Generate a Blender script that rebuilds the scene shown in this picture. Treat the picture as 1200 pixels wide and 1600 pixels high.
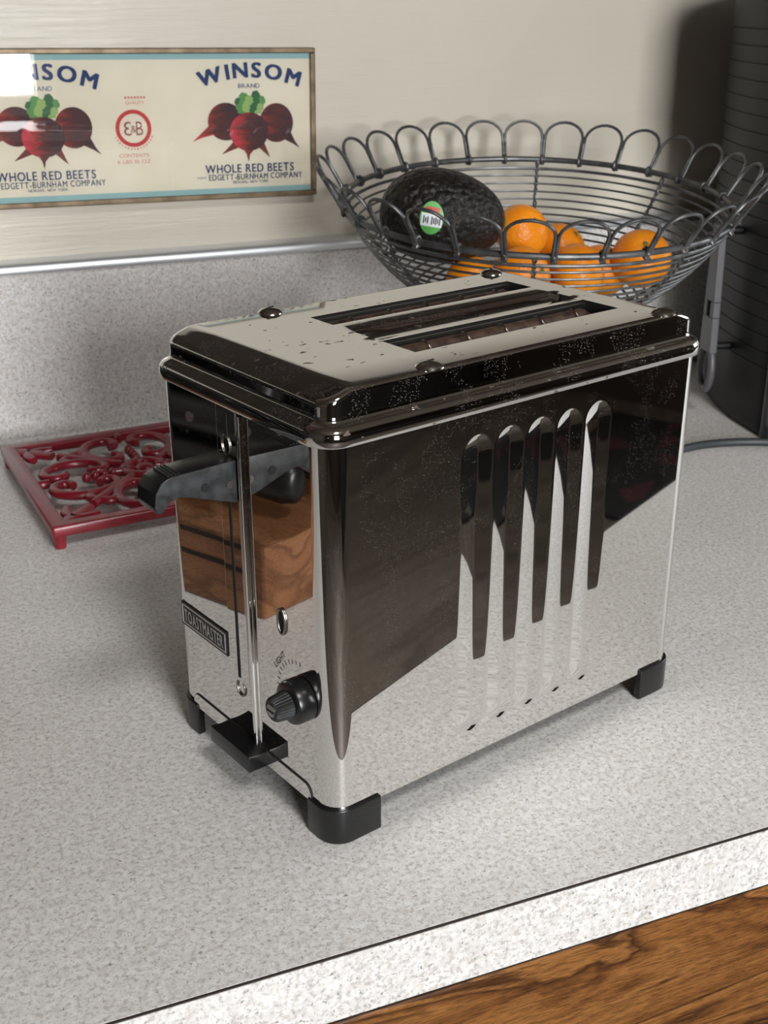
import bpy, bmesh, math, random
from mathutils import Vector, Matrix
random.seed(7)
scn = bpy.context.scene
for o in list(bpy.data.objects):
    bpy.data.objects.remove(o)
COL = scn.collection
PI = math.pi

# ------------------------------------------------------------------ camera
cam_d = bpy.data.cameras.new('camera')
cam = bpy.data.objects.new('camera', cam_d)
COL.objects.link(cam)
CR = Vector((0.925116, -0.379673, -0.002856))
CU = Vector((0.150603, 0.360036, 0.920702))
CF = Vector((0.348537, 0.852187, -0.390255))
CLOC = Vector((-0.1488, -0.4256, 0.3582))
M4 = Matrix((CR, CU, -CF)).transposed().to_4x4()
M4.translation = CLOC
cam.matrix_world = M4
cam_d.sensor_fit = 'VERTICAL'
cam_d.sensor_height = 36.0
cam_d.sensor_width = 27.0
cam_d.lens = 1891.2 / 1600 * 36.0
cam_d.clip_start = 0.02
cam_d.dof.use_dof = True
cam_d.dof.focus_distance = 0.56
cam_d.dof.aperture_fstop = 28.0
scn.camera = cam

# ------------------------------------------------------------------ world, lights, exposure
world = bpy.data.worlds.new('world')
scn.world = world
world.use_nodes = True
wb = world.node_tree.nodes['Background']
wb.inputs[0].default_value = (0.80, 0.88, 1.0, 1)
wb.inputs[1].default_value = 0.05

ROOM = dict(x0=-1.75, x1=3.3, y0=-2.50, y1=0.64, z0=-0.9, z1=1.55)
WIN1 = dict(x0=-0.26, x1=0.37, z0=0.08, z1=1.02)       # window behind the camera
WIN2 = dict(y0=-0.75, y1=0.35, z0=0.25, z1=1.30)       # window in the right hand wall

def area(name, loc, rot, sx, sy, power, col):
    d = bpy.data.lights.new(name, 'AREA')
    d.shape = 'RECTANGLE'
    d.size = sx
    d.size_y = sy
    d.energy = power
    d.color = col
    o = bpy.data.objects.new(name, d)
    o.location = loc
    o.rotation_euler = rot
    COL.objects.link(o)
    return o

area('daylight_front', ((WIN1['x0'] + WIN1['x1']) / 2, ROOM['y0'] - 0.06, (WIN1['z0'] + WIN1['z1']) / 2),
     (PI / 2, 0, 0), WIN1['x1'] - WIN1['x0'], WIN1['z1'] - WIN1['z0'], 70, (0.985, 0.99, 1.0))
area('daylight_right', (ROOM['x1'] + 0.06, (WIN2['y0'] + WIN2['y1']) / 2, (WIN2['z0'] + WIN2['z1']) / 2),
     (PI / 2, 0, PI / 2), WIN2['y1'] - WIN2['y0'], WIN2['z1'] - WIN2['z0'], 30, (0.93, 0.97, 1.0))

LAMP = Vector((0.15, -1.10, 1.50))                      # round ceiling lamp over the room
lamp_o = area('ceiling_lamp_light', LAMP - Vector((0, 0, .0)), (0, 0, 0), .42, .42, 14.5, (1.0, 0.985, 0.965))
lamp_o.data.shape = 'DISK'

scn.view_settings.view_transform = 'Standard'
scn.view_settings.look = 'None'
scn.view_settings.gamma = 1.0
scn.view_settings.use_curve_mapping = False
scn.view_settings.exposure = 0.2

# ------------------------------------------------------------------ helpers
class MB:
    def __init__(s):
        s.v = []; s.f = []
    def add(s, vs, fs):
        o = len(s.v)
        s.v += [tuple(p) for p in vs]
        s.f += [tuple(i + o for i in f) for f in fs]
        return s
    def box(s, x0, x1, y0, y1, z0, z1):
        vs = [(x, y, z) for z in (z0, z1) for y in (y0, y1) for x in (x0, x1)]
        return s.add(vs, [(0, 2, 3, 1), (4, 5, 7, 6), (0, 1, 5, 4), (2, 6, 7, 3), (0, 4, 6, 2), (1, 3, 7, 5)])
    def loft(s, rings, cap0=True, cap1=True, closed=True):
        n = len(rings[0]); o = len(s.v)
        for r in rings:
            s.v += [tuple(p) for p in r]
        m = n if closed else n - 1
        for i in range(len(rings) - 1):
            for j in range(m):
                a = o + i * n + j; b = o + i * n + (j + 1) % n
                s.f.append((a, b, b + n, a + n))
        if cap0: s.f.append(tuple(o + j for j in reversed(range(n))))
        if cap1: s.f.append(tuple(o + (len(rings) - 1) * n + j for j in range(n)))
        return s
    def tube(s, pts, r, sides=8, closed=False, ry=None, up=None):
        pts = [Vector(p) for p in pts]; n = len(pts)
        rr = r if isinstance(r, (list, tuple)) else [r] * n
        rings = []; prev = None
        for i in range(n):
            if closed: t = pts[(i + 1) % n] - pts[i - 1]
            else: t = pts[min(i + 1, n - 1)] - pts[max(i - 1, 0)]
            t.normalize()
            if up is not None: a = t.cross(Vector(up))
            elif prev is None:
                a = t.cross(Vector((0, 0, 1)))
                if a.length < 1e-3: a = t.cross(Vector((1, 0, 0)))
            else: a = prev - t * prev.dot(t)
            if a.length < 1e-6: a = t.orthogonal()
            a.normalize(); prev = a
            b = a.cross(t)
            q = ry if ry is not None else rr[i]
            rings.append([pts[i] + a * (rr[i] * math.cos(2 * PI * k / sides)) + b * (q * math.sin(2 * PI * k / sides)) for k in range(sides)])
        if closed:
            rings.append(rings[0])
            return s.loft(rings, False, False)
        return s.loft(rings, True, True)
    def lathe(s, prof, c=(0, 0, 0), axis='z', n=32):
        rings = []
        for r, h in prof:
            ring = []
            for k in range(n):
                a = 2 * PI * k / n; x = max(r, 1e-6) * math.cos(a); y = max(r, 1e-6) * math.sin(a)
                if axis == 'z': p = (c[0] + x, c[1] + y, c[2] + h)
                elif axis == 'x': p = (c[0] + h, c[1] + x, c[2] + y)
                else: p = (c[0] + x, c[1] + h, c[2] + y)
                ring.append(p)
            rings.append(ring)
        return s.loft(rings)
    def prism(s, outline, z0, z1):
        return s.loft([[(x, y, z0) for x, y in outline], [(x, y, z1) for x, y in outline]])
    def mesh(s, name, mat=None, smooth=None, bevel=0, weld=False):
        me = bpy.data.meshes.new(name)
        me.from_pydata(s.v, [], s.f)
        me.update()
        bm = bmesh.new(); bm.from_mesh(me)
        if weld: bmesh.ops.remove_doubles(bm, verts=bm.verts, dist=1e-6)
        bmesh.ops.recalc_face_normals(bm, faces=bm.faces)
        if bevel:
            es = [e for e in bm.edges if len(e.link_faces) == 2 and e.calc_face_angle(0) > 0.6]
            bmesh.ops.bevel(bm, geom=es, offset=bevel, segments=3, profile=0.5, affect='EDGES', clamp_overlap=True)
        bm.to_mesh(me); bm.free()
        if smooth is not None:
            me.shade_smooth()
            if smooth < 180: me.set_sharp_from_angle(angle=math.radians(smooth))
        if mat: me.materials.append(mat)
        return me
    def build(s, name, mat, parent=None, smooth=None, bevel=0, weld=False):
        return link(name, s.mesh(name, mat, smooth, bevel, weld), parent)

def link(name, me, parent=None):
    o = bpy.data.objects.new(name, me)
    COL.objects.link(o)
    if parent: o.parent = parent
    return o
def empty(name, loc=(0, 0, 0), rot=(0, 0, 0)):
    o = bpy.data.objects.new(name, None)
    o.empty_display_size = 0.02
    o.location = loc; o.rotation_euler = rot
    COL.objects.link(o)
    return o
def tag(o, label=None, cat=None, group=None, kind=None):
    if label: o['label'] = label
    if cat: o['category'] = cat
    if group: o['group'] = group
    if kind: o['kind'] = kind
    return o
def sub(parent_obj, name, me):
    return link(name, me, parent_obj)

# ---- node materials
def lin(c):
    return tuple(((x / 255) / 12.92 if x / 255 <= .04045 else ((x / 255 + .055) / 1.055) ** 2.4) for x in c) + (1,)
class NM:
    def __init__(s, name):
        s.m = bpy.data.materials.new(name); s.m.use_nodes = True
        s.t = s.m.node_tree; s.n = s.t.nodes; s.b = s.n['Principled BSDF']; s.out = s.n['Material Output']
        s.co = s.n.new('ShaderNodeTexCoord')
    def set(s, **k):
        for a, v in k.items(): s.b.inputs[a.replace('_', ' ')].default_value = v
        return s
    def L(s, a, b): s.t.links.new(a, b)
    def mapping(s, scale=(1, 1, 1), rot=(0, 0, 0), src='Object', loc=(0, 0, 0)):
        m = s.n.new('ShaderNodeMapping'); m.inputs['Scale'].default_value = scale; m.inputs['Rotation'].default_value = rot
        m.inputs['Location'].default_value = loc
        s.L(s.co.outputs[src], m.inputs[0]); return m.outputs[0]
    def noise(s, scale, detail=3, rough=.55, vec=None, dist=0):
        x = s.n.new('ShaderNodeTexNoise'); x.inputs['Scale'].default_value = scale; x.inputs['Detail'].default_value = detail
        x.inputs['Roughness'].default_value = rough; x.inputs['Distortion'].default_value = dist
        s.L(vec or s.co.outputs['Object'], x.inputs['Vector']); return x.outputs['Fac']
    def voro(s, scale, vec=None, out='Distance'):
        x = s.n.new('ShaderNodeTexVoronoi'); x.inputs['Scale'].default_value = scale
        s.L(vec or s.co.outputs['Object'], x.inputs['Vector']); return x.outputs[out]
    def ramp(s, fac, stops, interp='LINEAR'):
        r = s.n.new('ShaderNodeValToRGB'); r.color_ramp.interpolation = interp
        e = r.color_ramp.elements
        while len(e) < len(stops): e.new(.5)
        for i, (p, c) in enumerate(stops):
            e[i].position = p; e[i].color = c if len(c) == 4 else tuple(c) + (1,)
        s.L(fac, r.inputs[0]); return r.outputs[0]
    def mix(s, fac, a, b, mode='MIX'):
        x = s.n.new('ShaderNodeMix'); x.data_type = 'RGBA'; x.blend_type = mode
        for v, i in ((fac, 0), (a, 6), (b, 7)):
            if hasattr(v, 'is_linked'): s.L(v, x.inputs[i])
            else: x.inputs[i].default_value = v
        return x.outputs[2]
    def math(s, op, a, b=None):
        x = s.n.new('ShaderNodeMath'); x.operation = op
        for i, v in enumerate((a, b)):
            if v is None: continue
            if hasattr(v, 'is_linked'): s.L(v, x.inputs[i])
            else: x.inputs[i].default_value = v
        return x.outputs[0]
    def bump(s, h, strength=.3, dist=.001):
        x = s.n.new('ShaderNodeBump'); x.inputs['Strength'].default_value = strength; x.inputs['Distance'].default_value = dist
        s.L(h, x.inputs['Height']); s.L(x.outputs[0], s.b.inputs['Normal']); return s
    def color(s, c):
        s.L(c, s.b.inputs['Base Color']); return s

def plain(name, rgb, rough=.5, metal=0.0, spec=.5, coat=0):
    return NM(name).set(Base_Color=lin(rgb), Roughness=rough, Metallic=metal, Specular_IOR_Level=spec, Coat_Weight=coat).m

def g(v): return (v, v, v, 1)

# laminate with small grey and tan flecks
def laminate(name, tint=1.0):
    k = NM(name)
    k.set(Roughness=.42, Specular_IOR_Level=.35)
    a = k.ramp(k.noise(400, 4, .72), [(.38, g(.0)), (.50, g(1))])
    b = k.ramp(k.noise(430, 3, .6, k.mapping((1, 1, 1), loc=(3, 1, 2))), [(.315, g(0)), (.375, g(1))])
    c = k.ramp(k.noise(210, 5, .78, k.mapping((1, 1, 1), loc=(7, 5, 2))), [(.36, g(0)), (.60, g(1))])
    wm = k.ramp(k.noise(330, 2, .5, k.mapping((1, 1, 1), loc=(11, 2, 6))), [(.60, g(0)), (.70, g(1))])
    base = k.mix(c, (.64 * tint, .62 * tint, .595 * tint, 1), (.81 * tint, .805 * tint, .79 * tint, 1))
    base = k.mix(k.math('MULTIPLY', wm, .6), base, (.60 * tint, .52 * tint, .44 * tint, 1))
    col = k.mix(a, (.49 * tint, .47 * tint, .45 * tint, 1), base)
    col = k.mix(b, (.29 * tint, .275 * tint, .27 * tint, 1), col)
    col2 = k.mix(k.ramp(k.noise(14, 3), [(.3, g(0)), (.7, g(1))]), (.94, .935, .93, 1), (1, 1, 1, 1))
    k.color(k.mix(1.0, col, col2, 'MULTIPLY'))
    k.bump(k.noise(900, 2), .06, .0004)
    return k.m
M_lam = laminate('speckled_laminate')

def wall_paint():
    k = NM('cream_wall_paint'); k.set(Roughness=.36, Specular_IOR_Level=.45)
    st = k.mapping((9, 60, 150))
    n1 = k.noise(1.6, 5, .6, st, .6)
    n2 = k.noise(60, 3)
    c = k.mix(k.ramp(k.noise(5, 3), [(.3, g(0)), (.7, g(1))]), lin((212, 204, 188)), lin((218, 211, 196)))
    k.color(c)
    k.bump(k.math('ADD', n1, k.math('MULTIPLY', n2, .35)), .55, .0012)
    return k.m
M_wall = wall_paint()

def wood(name, c0, c1, c2, scale=1.0, axis='x', rough=.38, dist=6, ring=18):
    k = NM(name); k.set(Roughness=rough, Specular_IOR_Level=.4)
    sc = {'x': (1.0, 5, 5), 'y': (5, 1.0, 5), 'z': (5, 5, 1.0)}[axis]
    mp = k.mapping(tuple(q * scale for q in sc))
    w = k.noise(ring * .35, 4, .5, mp, 1.6)
    bands = k.math('FRACT', k.math('MULTIPLY', w, dist))
    fine = k.noise(160, 3, .7, k.mapping(tuple(q * scale * (1 if q == 1 else 2.4) for q in sc)))
    col = k.ramp(bands, [(0, c0), (.35, c1), (.8, c2), (1, c0)])
    f2 = k.ramp(fine, [(.38, g(.45)), (.56, g(1))])
    k.color(k.mix(1.0, col, f2, 'MULTIPLY'))
    k.bump(fine, .15, .0004)
    return k.m
M_cab = wood('brown_cabinet_wood', lin((72, 42, 20)), lin((128, 82, 41)), lin((146, 98, 52)), .8, 'x', .34, 7, 12)
M_cab_dark = wood('dark_cabinet_wood', lin((38, 26, 19)), lin((56, 40, 30)), lin((66, 48, 36)), 1.0, 'z', .5, 6, 8)
M_block = wood('knife_block_wood', lin((108, 70, 44)), lin((138, 92, 60)), lin((148, 102, 68)), 1.4, 'y', .5, 4, 8)

def chrome(name, rough, dust, pits, base=.76):
    k = NM(name); k.set(Metallic=1.0, Roughness=rough)
    v1 = k.voro(1500); v2 = k.noise(38, 3)
    sp = k.math('MULTIPLY', k.math('LESS_THAN', v1, dust), k.math('GREATER_THAN', v2, .5))
    v3 = k.noise(340, 2, .5, k.mapping((.45, 1, 1), loc=(2, 4, 9)))
    pt = k.math('GREATER_THAN', k.math('MULTIPLY', v3, k.ramp(k.noise(45, 2), [(.35, g(.8)), (.65, g(1.0))])), pits)
    cc = k.mix(pt, (base, base * .985, base * .96, 1), (.12, .09, .07, 1))
    k.color(k.mix(sp, cc, (.62, .6, .57, 1)))
    k.L(k.math('SUBTRACT', 1.0, k.math('MAXIMUM', sp, k.math('MULTIPLY', pt, .6))), k.b.inputs['Metallic'])
    k.L(k.math('MAXIMUM', rough, k.math('MULTIPLY', k.math('MAXIMUM', sp, pt), .7)), k.b.inputs['Roughness'])
    return k.m
M_chrome = chrome('polished_chrome', .025, .10, 2.0, .78)
M_cap = chrome('dusty_chrome_top', .055, .13, .655, .60)
M_trim = plain('bright_metal_trim', (232, 236, 240), .5, 1.0)
M_bake = NM('black_bakelite'); M_bake.set(Roughness=.3, Specular_IOR_Level=.5)
M_bake.color(M_bake.mix(M_bake.math('LESS_THAN', M_bake.voro(700), .09), lin((20, 20, 21)), lin((96, 90, 84)))); M_bake = M_bake.m
M_bake_worn = NM('worn_black_bakelite'); M_bake_worn.set(Roughness=.5)
M_bake_worn.color(M_bake_worn.ramp(M_bake_worn.noise(120, 4), [(.35, lin((16, 16, 17))), (.66, lin((44, 46, 48)))])); M_bake_worn = M_bake_worn.m
M_black = plain('dark_interior', (12, 11, 10), .8)
M_steel = plain('aged_steel', (150, 146, 140), .32, 1.0)
M_rod = NM('oxidised_guide_wire'); M_rod.set(Roughness=.55, Metallic=.5)
M_rod.color(M_rod.ramp(M_rod.noise(180, 4), [(.3, lin((44, 31, 27))), (.7, lin((104, 80, 66)))])); M_rod = M_rod.m
M_silverprint = plain('silver_lettering', (190, 188, 182), .4, .3)

# ------------------------------------------------------------------ the setting
R_ = ROOM
def struct(name, mb, mat, parent=None, smooth=None, bevel=0):
    o = mb.build(name, mat, parent, smooth, bevel)
    if parent is None: o['kind'] = 'structure'
    return o
struct('wall_back', MB().box(R_['x0'], R_['x1'], R_['y1'], R_['y1'] + .1, R_['z0'], R_['z1']), M_wall)
M_floor = wood('brown_floor_boards', lin((92, 82, 74)), lin((106, 95, 86)), lin((112, 100, 91)), .4, 'x', .5, 4, 5)
struct('floor', MB().box(R_['x0'], R_['x1'], R_['y0'] - .1, R_['y1'] + .1, R_['z0'] - .05, R_['z0']), M_floor)
M_ceil = plain('tan_ceiling', (96, 86, 74), .9)
M_room = plain('brown_panelled_wall', (58, 48, 40), .8)
struct('ceiling', MB().box(R_['x0'], R_['x1'], R_['y0'] - .1, R_['y1'] + .1, R_['z1'], R_['z1'] + .05), M_ceil)
struct('wall_left', MB().box(R_['x0'] - .1, R_['x0'], R_['y0'] - .1, R_['y1'] + .1, R_['z0'], R_['z1']), M_room)
w = MB()
w.box(R_['x0'], WIN1['x0'], R_['y0'] - .1, R_['y0'], R_['z0'], R_['z1'])
w.box(WIN1['x1'], R_['x1'], R_['y0'] - .1, R_['y0'], R_['z0'], R_['z1'])
w.box(WIN1['x0'], WIN1['x1'], R_['y0'] - .1, R_['y0'], R_['z0'], WIN1['z0'])
w.box(WIN1['x0'], WIN1['x1'], R_['y0'] - .1, R_['y0'], WIN1['z1'], R_['z1'])
struct('wall_front', w, M_room)
w = MB()
w.box(R_['x1'], R_['x1'] + .1, R_['y0'] - .1, WIN2['y0'], R_['z0'], R_['z1'])
w.box(R_['x1'], R_['x1'] + .1, WIN2['y1'], R_['y1'] + .1, R_['z0'], R_['z1'])
w.box(R_['x1'], R_['x1'] + .1, WIN2['y0'], WIN2['y1'], R_['z0'], WIN2['z0'])
w.box(R_['x1'], R_['x1'] + .1, WIN2['y0'], WIN2['y1'], WIN2['z1'], R_['z1'])
struct('wall_right', w, M_room)
M_white = plain('white_window_paint', (226, 224, 218), .5)
w = MB()
x0, x1, z0, z1, yy = WIN1['x0'], WIN1['x1'], WIN1['z0'], WIN1['z1'], R_['y0']
for a in ((x0 - .06, x0, z0 - .06, z1 + .06), (x1, x1 + .06, z0 - .06, z1 + .06), (x0, x1, z0 - .06, z0), (x0, x1, z1, z1 + .06),
          (x0, x1, (z0 + z1) / 2 - .015, (z0 + z1) / 2 + .015)):
    w.box(a[0], a[1], yy, yy + .03, a[2], a[3])
struct('window_1', w, M_white)
w = MB()
y0, y1, z0, z1, xx = WIN2['y0'], WIN2['y1'], WIN2['z0'], WIN2['z1'], R_['x1']
for a in ((y0 - .06, y0, z0 - .06, z1 + .06), (y1, y1 + .06, z0 - .06, z1 + .06), (y0, y1, z0 - .06, z0), (y0, y1, z1, z1 + .06),
          ((y0 + y1) / 2 - .015, (y0 + y1) / 2 + .015, z0, z1)):
    w.box(xx - .03, xx, a[0], a[1], a[2], a[3])
struct('window_2', w, M_white)

# countertop: slab, front edge band, dark seam
YF, YB = -0.0635, 0.62
ct = empty('countertop', (0.4, 0.28, -0.034))
tag(ct, 'grey speckled laminate countertop with white speckled front edge', 'countertop')
def rel(o, parent):
    o.parent = parent
    o.matrix_parent_inverse = Matrix.Translation(-Vector(parent.location))
    return o
CX0, CX1 = -1.6, 1.6
rel(MB().box(CX0, CX1, YF + .0005, YB + .012, -.034, 0).build('slab', M_lam), ct)
M_band = laminate('bright_edge_laminate', 1.0)
eb = rel(MB().box(CX0, CX1, YF - .001, YF + .0004, -.0338, -.0008).build('edge_band', M_band), ct)
eb['label'] = 'white speckled front edge strip'
M_seam = plain('dark_seam', (38, 28, 22), .7)
rel(MB().box(CX0, CX1, YF - .0006, YF + .0004, -.0009, -.0002).build('seam', M_seam), ct)

bs = empty('backsplash', (0.4, YB, 0))
tag(bs, 'low speckled laminate backsplash with bright metal trim along its top', 'backsplash')
rel(MB().box(CX0, CX1, YB, R_['y1'] - .0005, 0.0003, .150).build('panel', M_lam), bs)
t = MB()
prof = [(YB - .0035, .1485), (YB - .0045, .151), (YB - .0035, .1545), (YB - .0005, .1565), (YB + .006, .157), (R_['y1'] - .0006, .157), (R_['y1'] - .0006, .1502), (YB, .1502), (YB - .0012, .1485)]
t.loft([[(CX0, y, z) for y, z in prof], [(CX1, y, z) for y, z in prof]])
rel(t.build('metal_trim', M_trim, None, 50), bs)
rel(MB().tube([(CX0, YB - .0035, .0035), (CX1, YB - .0035, .0035)], .0034, 8).build('cove_strip', M_lam, None, 60), bs)

# base cabinets below the worktop
M_gap = plain('shadow_gap_board', (30, 20, 13), .8)
def base_cabinet(x0, x1, label):
    c = empty('base_cabinet', ((x0 + x1) / 2, .27, R_['z0']))
    tag(c, label, 'cabinet')
    rel(MB().box(x0, x1, YF + .03, .6, R_['z0'] + .1, -.0352).build('carcass', M_gap), c)
    rel(MB().box(x0, x1, YF + .03 + .02, .6, R_['z0'] + .001, R_['z0'] + .1).build('toe_kick', M_gap), c)
    rel(MB().box(x0 + .002, x1 - .002, YF - .0006, YF + .0295, -.20, -.0362).build('drawer_front', M_cab, None, None, .0015), c)
    rel(MB().box(x0, x1, YF + .0004, YF + .0295, -.0361, -.0343).build('shadow_strip', M_gap), c)
    xm = (x0 + x1) / 2
    for a, b in ((x0 + .002, xm - .001), (xm + .001, x1 - .002)):
        d = rel(MB().box(a, b, YF - .0006, YF + .0295, R_['z0'] + .11, -.204).build('door', M_cab, None, None, .0015), c)
    return c
base_cabinet(-.70, .86, 'brown grained wood cabinet below the countertop edge')

# upper wall cabinets above the frame
def upper_cabinet(x0, x1, label):
    c = empty('wall_cabinet', ((x0 + x1) / 2, .48, .46)); tag(c, label, 'cabinet', 'dark wall cabinets')
    rel(MB().box(x0, x1, .33, R_['y1'] - .001, .46, 1.5).build('carcass', M_cab_dark), c)
    xm = (x0 + x1) / 2
    for a, b in ((x0 + .004, xm - .002), (xm + .002, x1 - .004)):
        d = rel(MB().box(a, b, .308, .329, .465, 1.495).build('door', M_cab_dark, None, None, .003), c)
    return c
upper_cabinet(-1.45, -.56, 'dark wooden wall cabinet over the black microwave')
upper_cabinet(-.555, .335, 'dark wooden wall cabinet over the framed beet label')
upper_cabinet(.34, 1.23, 'dark wooden wall cabinet over the black ribbed appliance')
M_far = plain('near_black_cabinet', (30, 27, 26), .6)
# cabinets on the opposite side of the room, under the window
def far_cabinet(x0, x1, label):
    c = empty('base_cabinet', ((x0 + x1) / 2, -2.2, R_['z0'])); tag(c, label, 'cabinet', 'cabinets under the far window')
    rel(MB().box(x0, x1, R_['y0'] + .001, -1.93, R_['z0'] + .001, -.04).build('carcass', M_far), c)
    rel(MB().box(x0, x1, R_['y0'] + .001, -1.90, -.039, 0).build('worktop', M_far), c)
    xm = (x0 + x1) / 2
    for a, b in ((x0 + .004, xm - .002), (xm + .002, x1 - .004)):
        rel(MB().box(a, b, -1.929, -1.91, R_['z0'] + .1, -.05).build('door', M_far, None, None, .003), c)
    return c
far_cabinet(.9, 2.0, 'dark cabinet in the room behind, left of its neighbour')
far_cabinet(2.0, 3.1, 'dark cabinet in the room behind, nearest the right wall')

lampt = empty('ceiling_lamp', (LAMP.x, LAMP.y, LAMP.z))
tag(lampt, 'round flush ceiling lamp over the middle of the room', 'lamp')
rel(MB().lathe([(.24, .0495), (.24, .012), (.235, .004), (.215, .004), (.215, .02), (0, .02)], tuple(LAMP), n=48).build('rim', M_trim, None, 40), lampt)

# black microwave further along the counter, mirrored as the black top of the toaster's end
mw = empty('microwave_oven', (-.74, .42, 0))
tag(mw, 'black microwave oven on the counter, the black mirrored in the toaster end', 'microwave')
M_mw = plain('black_enamel', (11, 11, 12), .35)
rel(MB().box(-1.0, -.47, .25, .60, .012, .32).build('casing', M_mw, None, None, .006), mw)
rel(MB().box(-.995, -.62, .232, .2495, .02, .312).build('door', M_mw, None, None, .003), mw)
rel(MB().box(-.617, -.475, .234, .2495, .02, .312).build('control_panel', M_mw, None, None, .003), mw)
rel(MB().tube([(-.635, .2315, .06), (-.635, .222, .07), (-.635, .222, .26), (-.635, .2315, .27)], .006, 10).build('door_handle', M_bake, None, 60), mw)
for a in ((-.97, .28), (-.50, .28), (-.97, .57), (-.50, .57)):
    rel(MB().lathe([(.012, .0003), (.014, .012)], (a[0], a[1], 0), n=14).build('foot', M_bake, None, 50), mw)

# ------------------------------------------------------------------ the toaster
TL, TW, ZB, ZS = 0.2336, 0.1378, 0.0163, 0.1945
tr = empty('toaster', (0, 0, 0), (0, 0, math.radians(15.717)))
tag(tr, 'vintage two-slot chrome toaster with black handle and black corner feet', 'toaster')

def near_chain(o, r, xs):
    """points of the near long side from the left end round both corners, outset o"""
    rr = max(r + o, .003); n = 8; pts = []
    cx0, cx1, cy = -o + rr, TL + o - rr, -o + rr
    pts.append((-o, cy + .0009))
    for k in range(n + 1):
        a = PI + (PI / 2) * k / n
        pts.append((cx0 + rr * math.cos(a), cy + rr * math.sin(a)))
    pts += [(x, -o) for x in xs if cx0 + .0004 < x < cx1 - .0004]
    for k in range(n + 1):
        a = -PI / 2 + (PI / 2) * k / n
        pts.append((cx1 + rr * math.cos(a), cy + rr * math.sin(a)))
    pts.append((TL + o, cy + .0009))
    return pts
def ring_of(chain):
    return chain + [(x, TW - y) for x, y in reversed(chain)]

# body shell with five pressed flutes in the near side
FC = [.0822, .1015, .1208, .1401, .1594]; FW = .0097; FZ0, FZ1 = .0305, .1825
# cross-section of a flute: a gently hollow left flank and a flatter right flank
_TH = [(-1, 0), (-.9, 6.6), (-.75, 6.4), (-.4, 5.6), (.02, 4.2), (.16, -8.4), (.55, -8.6), (.86, -8.6), (1, 0)]
def _th(t):
    for (a, p), (b, q) in zip(_TH, _TH[1:]):
        if a <= t <= b: return p + (q - p) * (t - a) / (b - a)
    return 0
_P = [0.0]; NPF = 400
_pos = sum(max(_th(-1 + 2 * (i + .5) / NPF), 0) for i in range(NPF)); _neg = -sum(min(_th(-1 + 2 * (i + .5) / NPF), 0) for i in range(NPF))
for i in range(NPF):
    a = _th(-1 + 2 * (i + .5) / NPF)
    if a > 0: a *= (_neg / _pos) ** .5
    else: a *= (_pos / _neg) ** .5
    _P.append(_P[-1] + math.tan(math.radians(a)) * 2 / NPF)
def flute(x, z):
    for c in FC:
        if abs(x - c) < FW:
            zz = min(max(z, FZ0 + FW), FZ1 - FW)
            dz = (z - zz) / FW
            if abs(dz) >= 1: return 0
            wz = math.sqrt(1 - dz * dz)
            t = (x - c) / FW / wz
            if abs(t) >= 1: return 0
            k = (t + 1) / 2 * NPF; i = min(int(k), NPF - 1)
            return FW * wz * (_P[i] + (_P[i + 1] - _P[i]) * (k - i))
    return 0
xs = [.0112, .012, .02, .04, .06, .066, .069, .071] + [.0718 + .00046 * i for i in range(213)] + [.1704, .172, .176, .19, .21, .2217, .2225]
zs = [ZB, .018, .024, .028, .0295] + [.0300 + .0005 * i for i in range(28)] + [.046 + .004 * i for i in range(30)] + [.1655 + .0005 * i for i in range(38)] + [.188, ZS]
zs = sorted(set(round(z, 5) for z in zs))
ch = near_chain(0, .0105, xs)
rings = []
for z in zs:
    rr = []
    for (x, y) in ring_of(ch):
        if y == 0 and .07 < x < .172: y = flute(x, z)
        rr.append((x, y, z))
    rings.append(rr)
bd = MB().loft(rings, False, False).build('body_shell', M_chrome, tr, 180)
bd['label'] = 'mirror chrome body with five fluted grooves'
MB().prism(ring_of(near_chain(-.0008, .0105, [.1])), ZB + .001, ZB + .003).build('bottom_plate', M_black, tr)

# cap with bead, shoulder, sloping ends and bread slots
ZT, EU, SLOPE = .2157, .0166, math.tan(math.radians(19))
def ftop(x):
    d = min(x, TL - x)
    k = .0009
    a = ZT; b = ZT - (EU - d) * SLOPE
    h = max(k - abs(a - b), 0) / k
    return min(a, b) - h * h * k * .25
SX0, SX1 = .0695, .2008
cxs = [.012, .0135, .015, .016, .017, .018, .0195, .021, .024, .03, .045, .06, SX0, SX0 + .0012, SX0 + .003, .09, .11, .135, .16, .18, SX1 - .003, SX1 - .0012, SX1, .207, .21, .2125, .214, .2155, .2165, .2175, .219, .2205, .222]
lev = [(.0002, .1934), (.0021, .1934), (.0026, .1939), (.0029, .1970), (.0025, .1993), (.0014, .2009), (-.0004, .2018), (-.0020, .2024), (-.0028, .2034), (-.0030, .2050)]
rings = []
for o, z in lev:
    rings.append([(x, y, z) for x, y in ring_of(near_chain(o, .0105, cxs))])
for o, dz in ((-.0030, .0026), (-.0031, .0016), (-.0035, .0008), (-.0042, .0003), (-.0052, .0001), (-.0064, 0)):
    rings.append([(x, y, max(ftop(x) - dz, .2056)) for x, y in ring_of(near_chain(o, .0105, cxs))])
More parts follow.
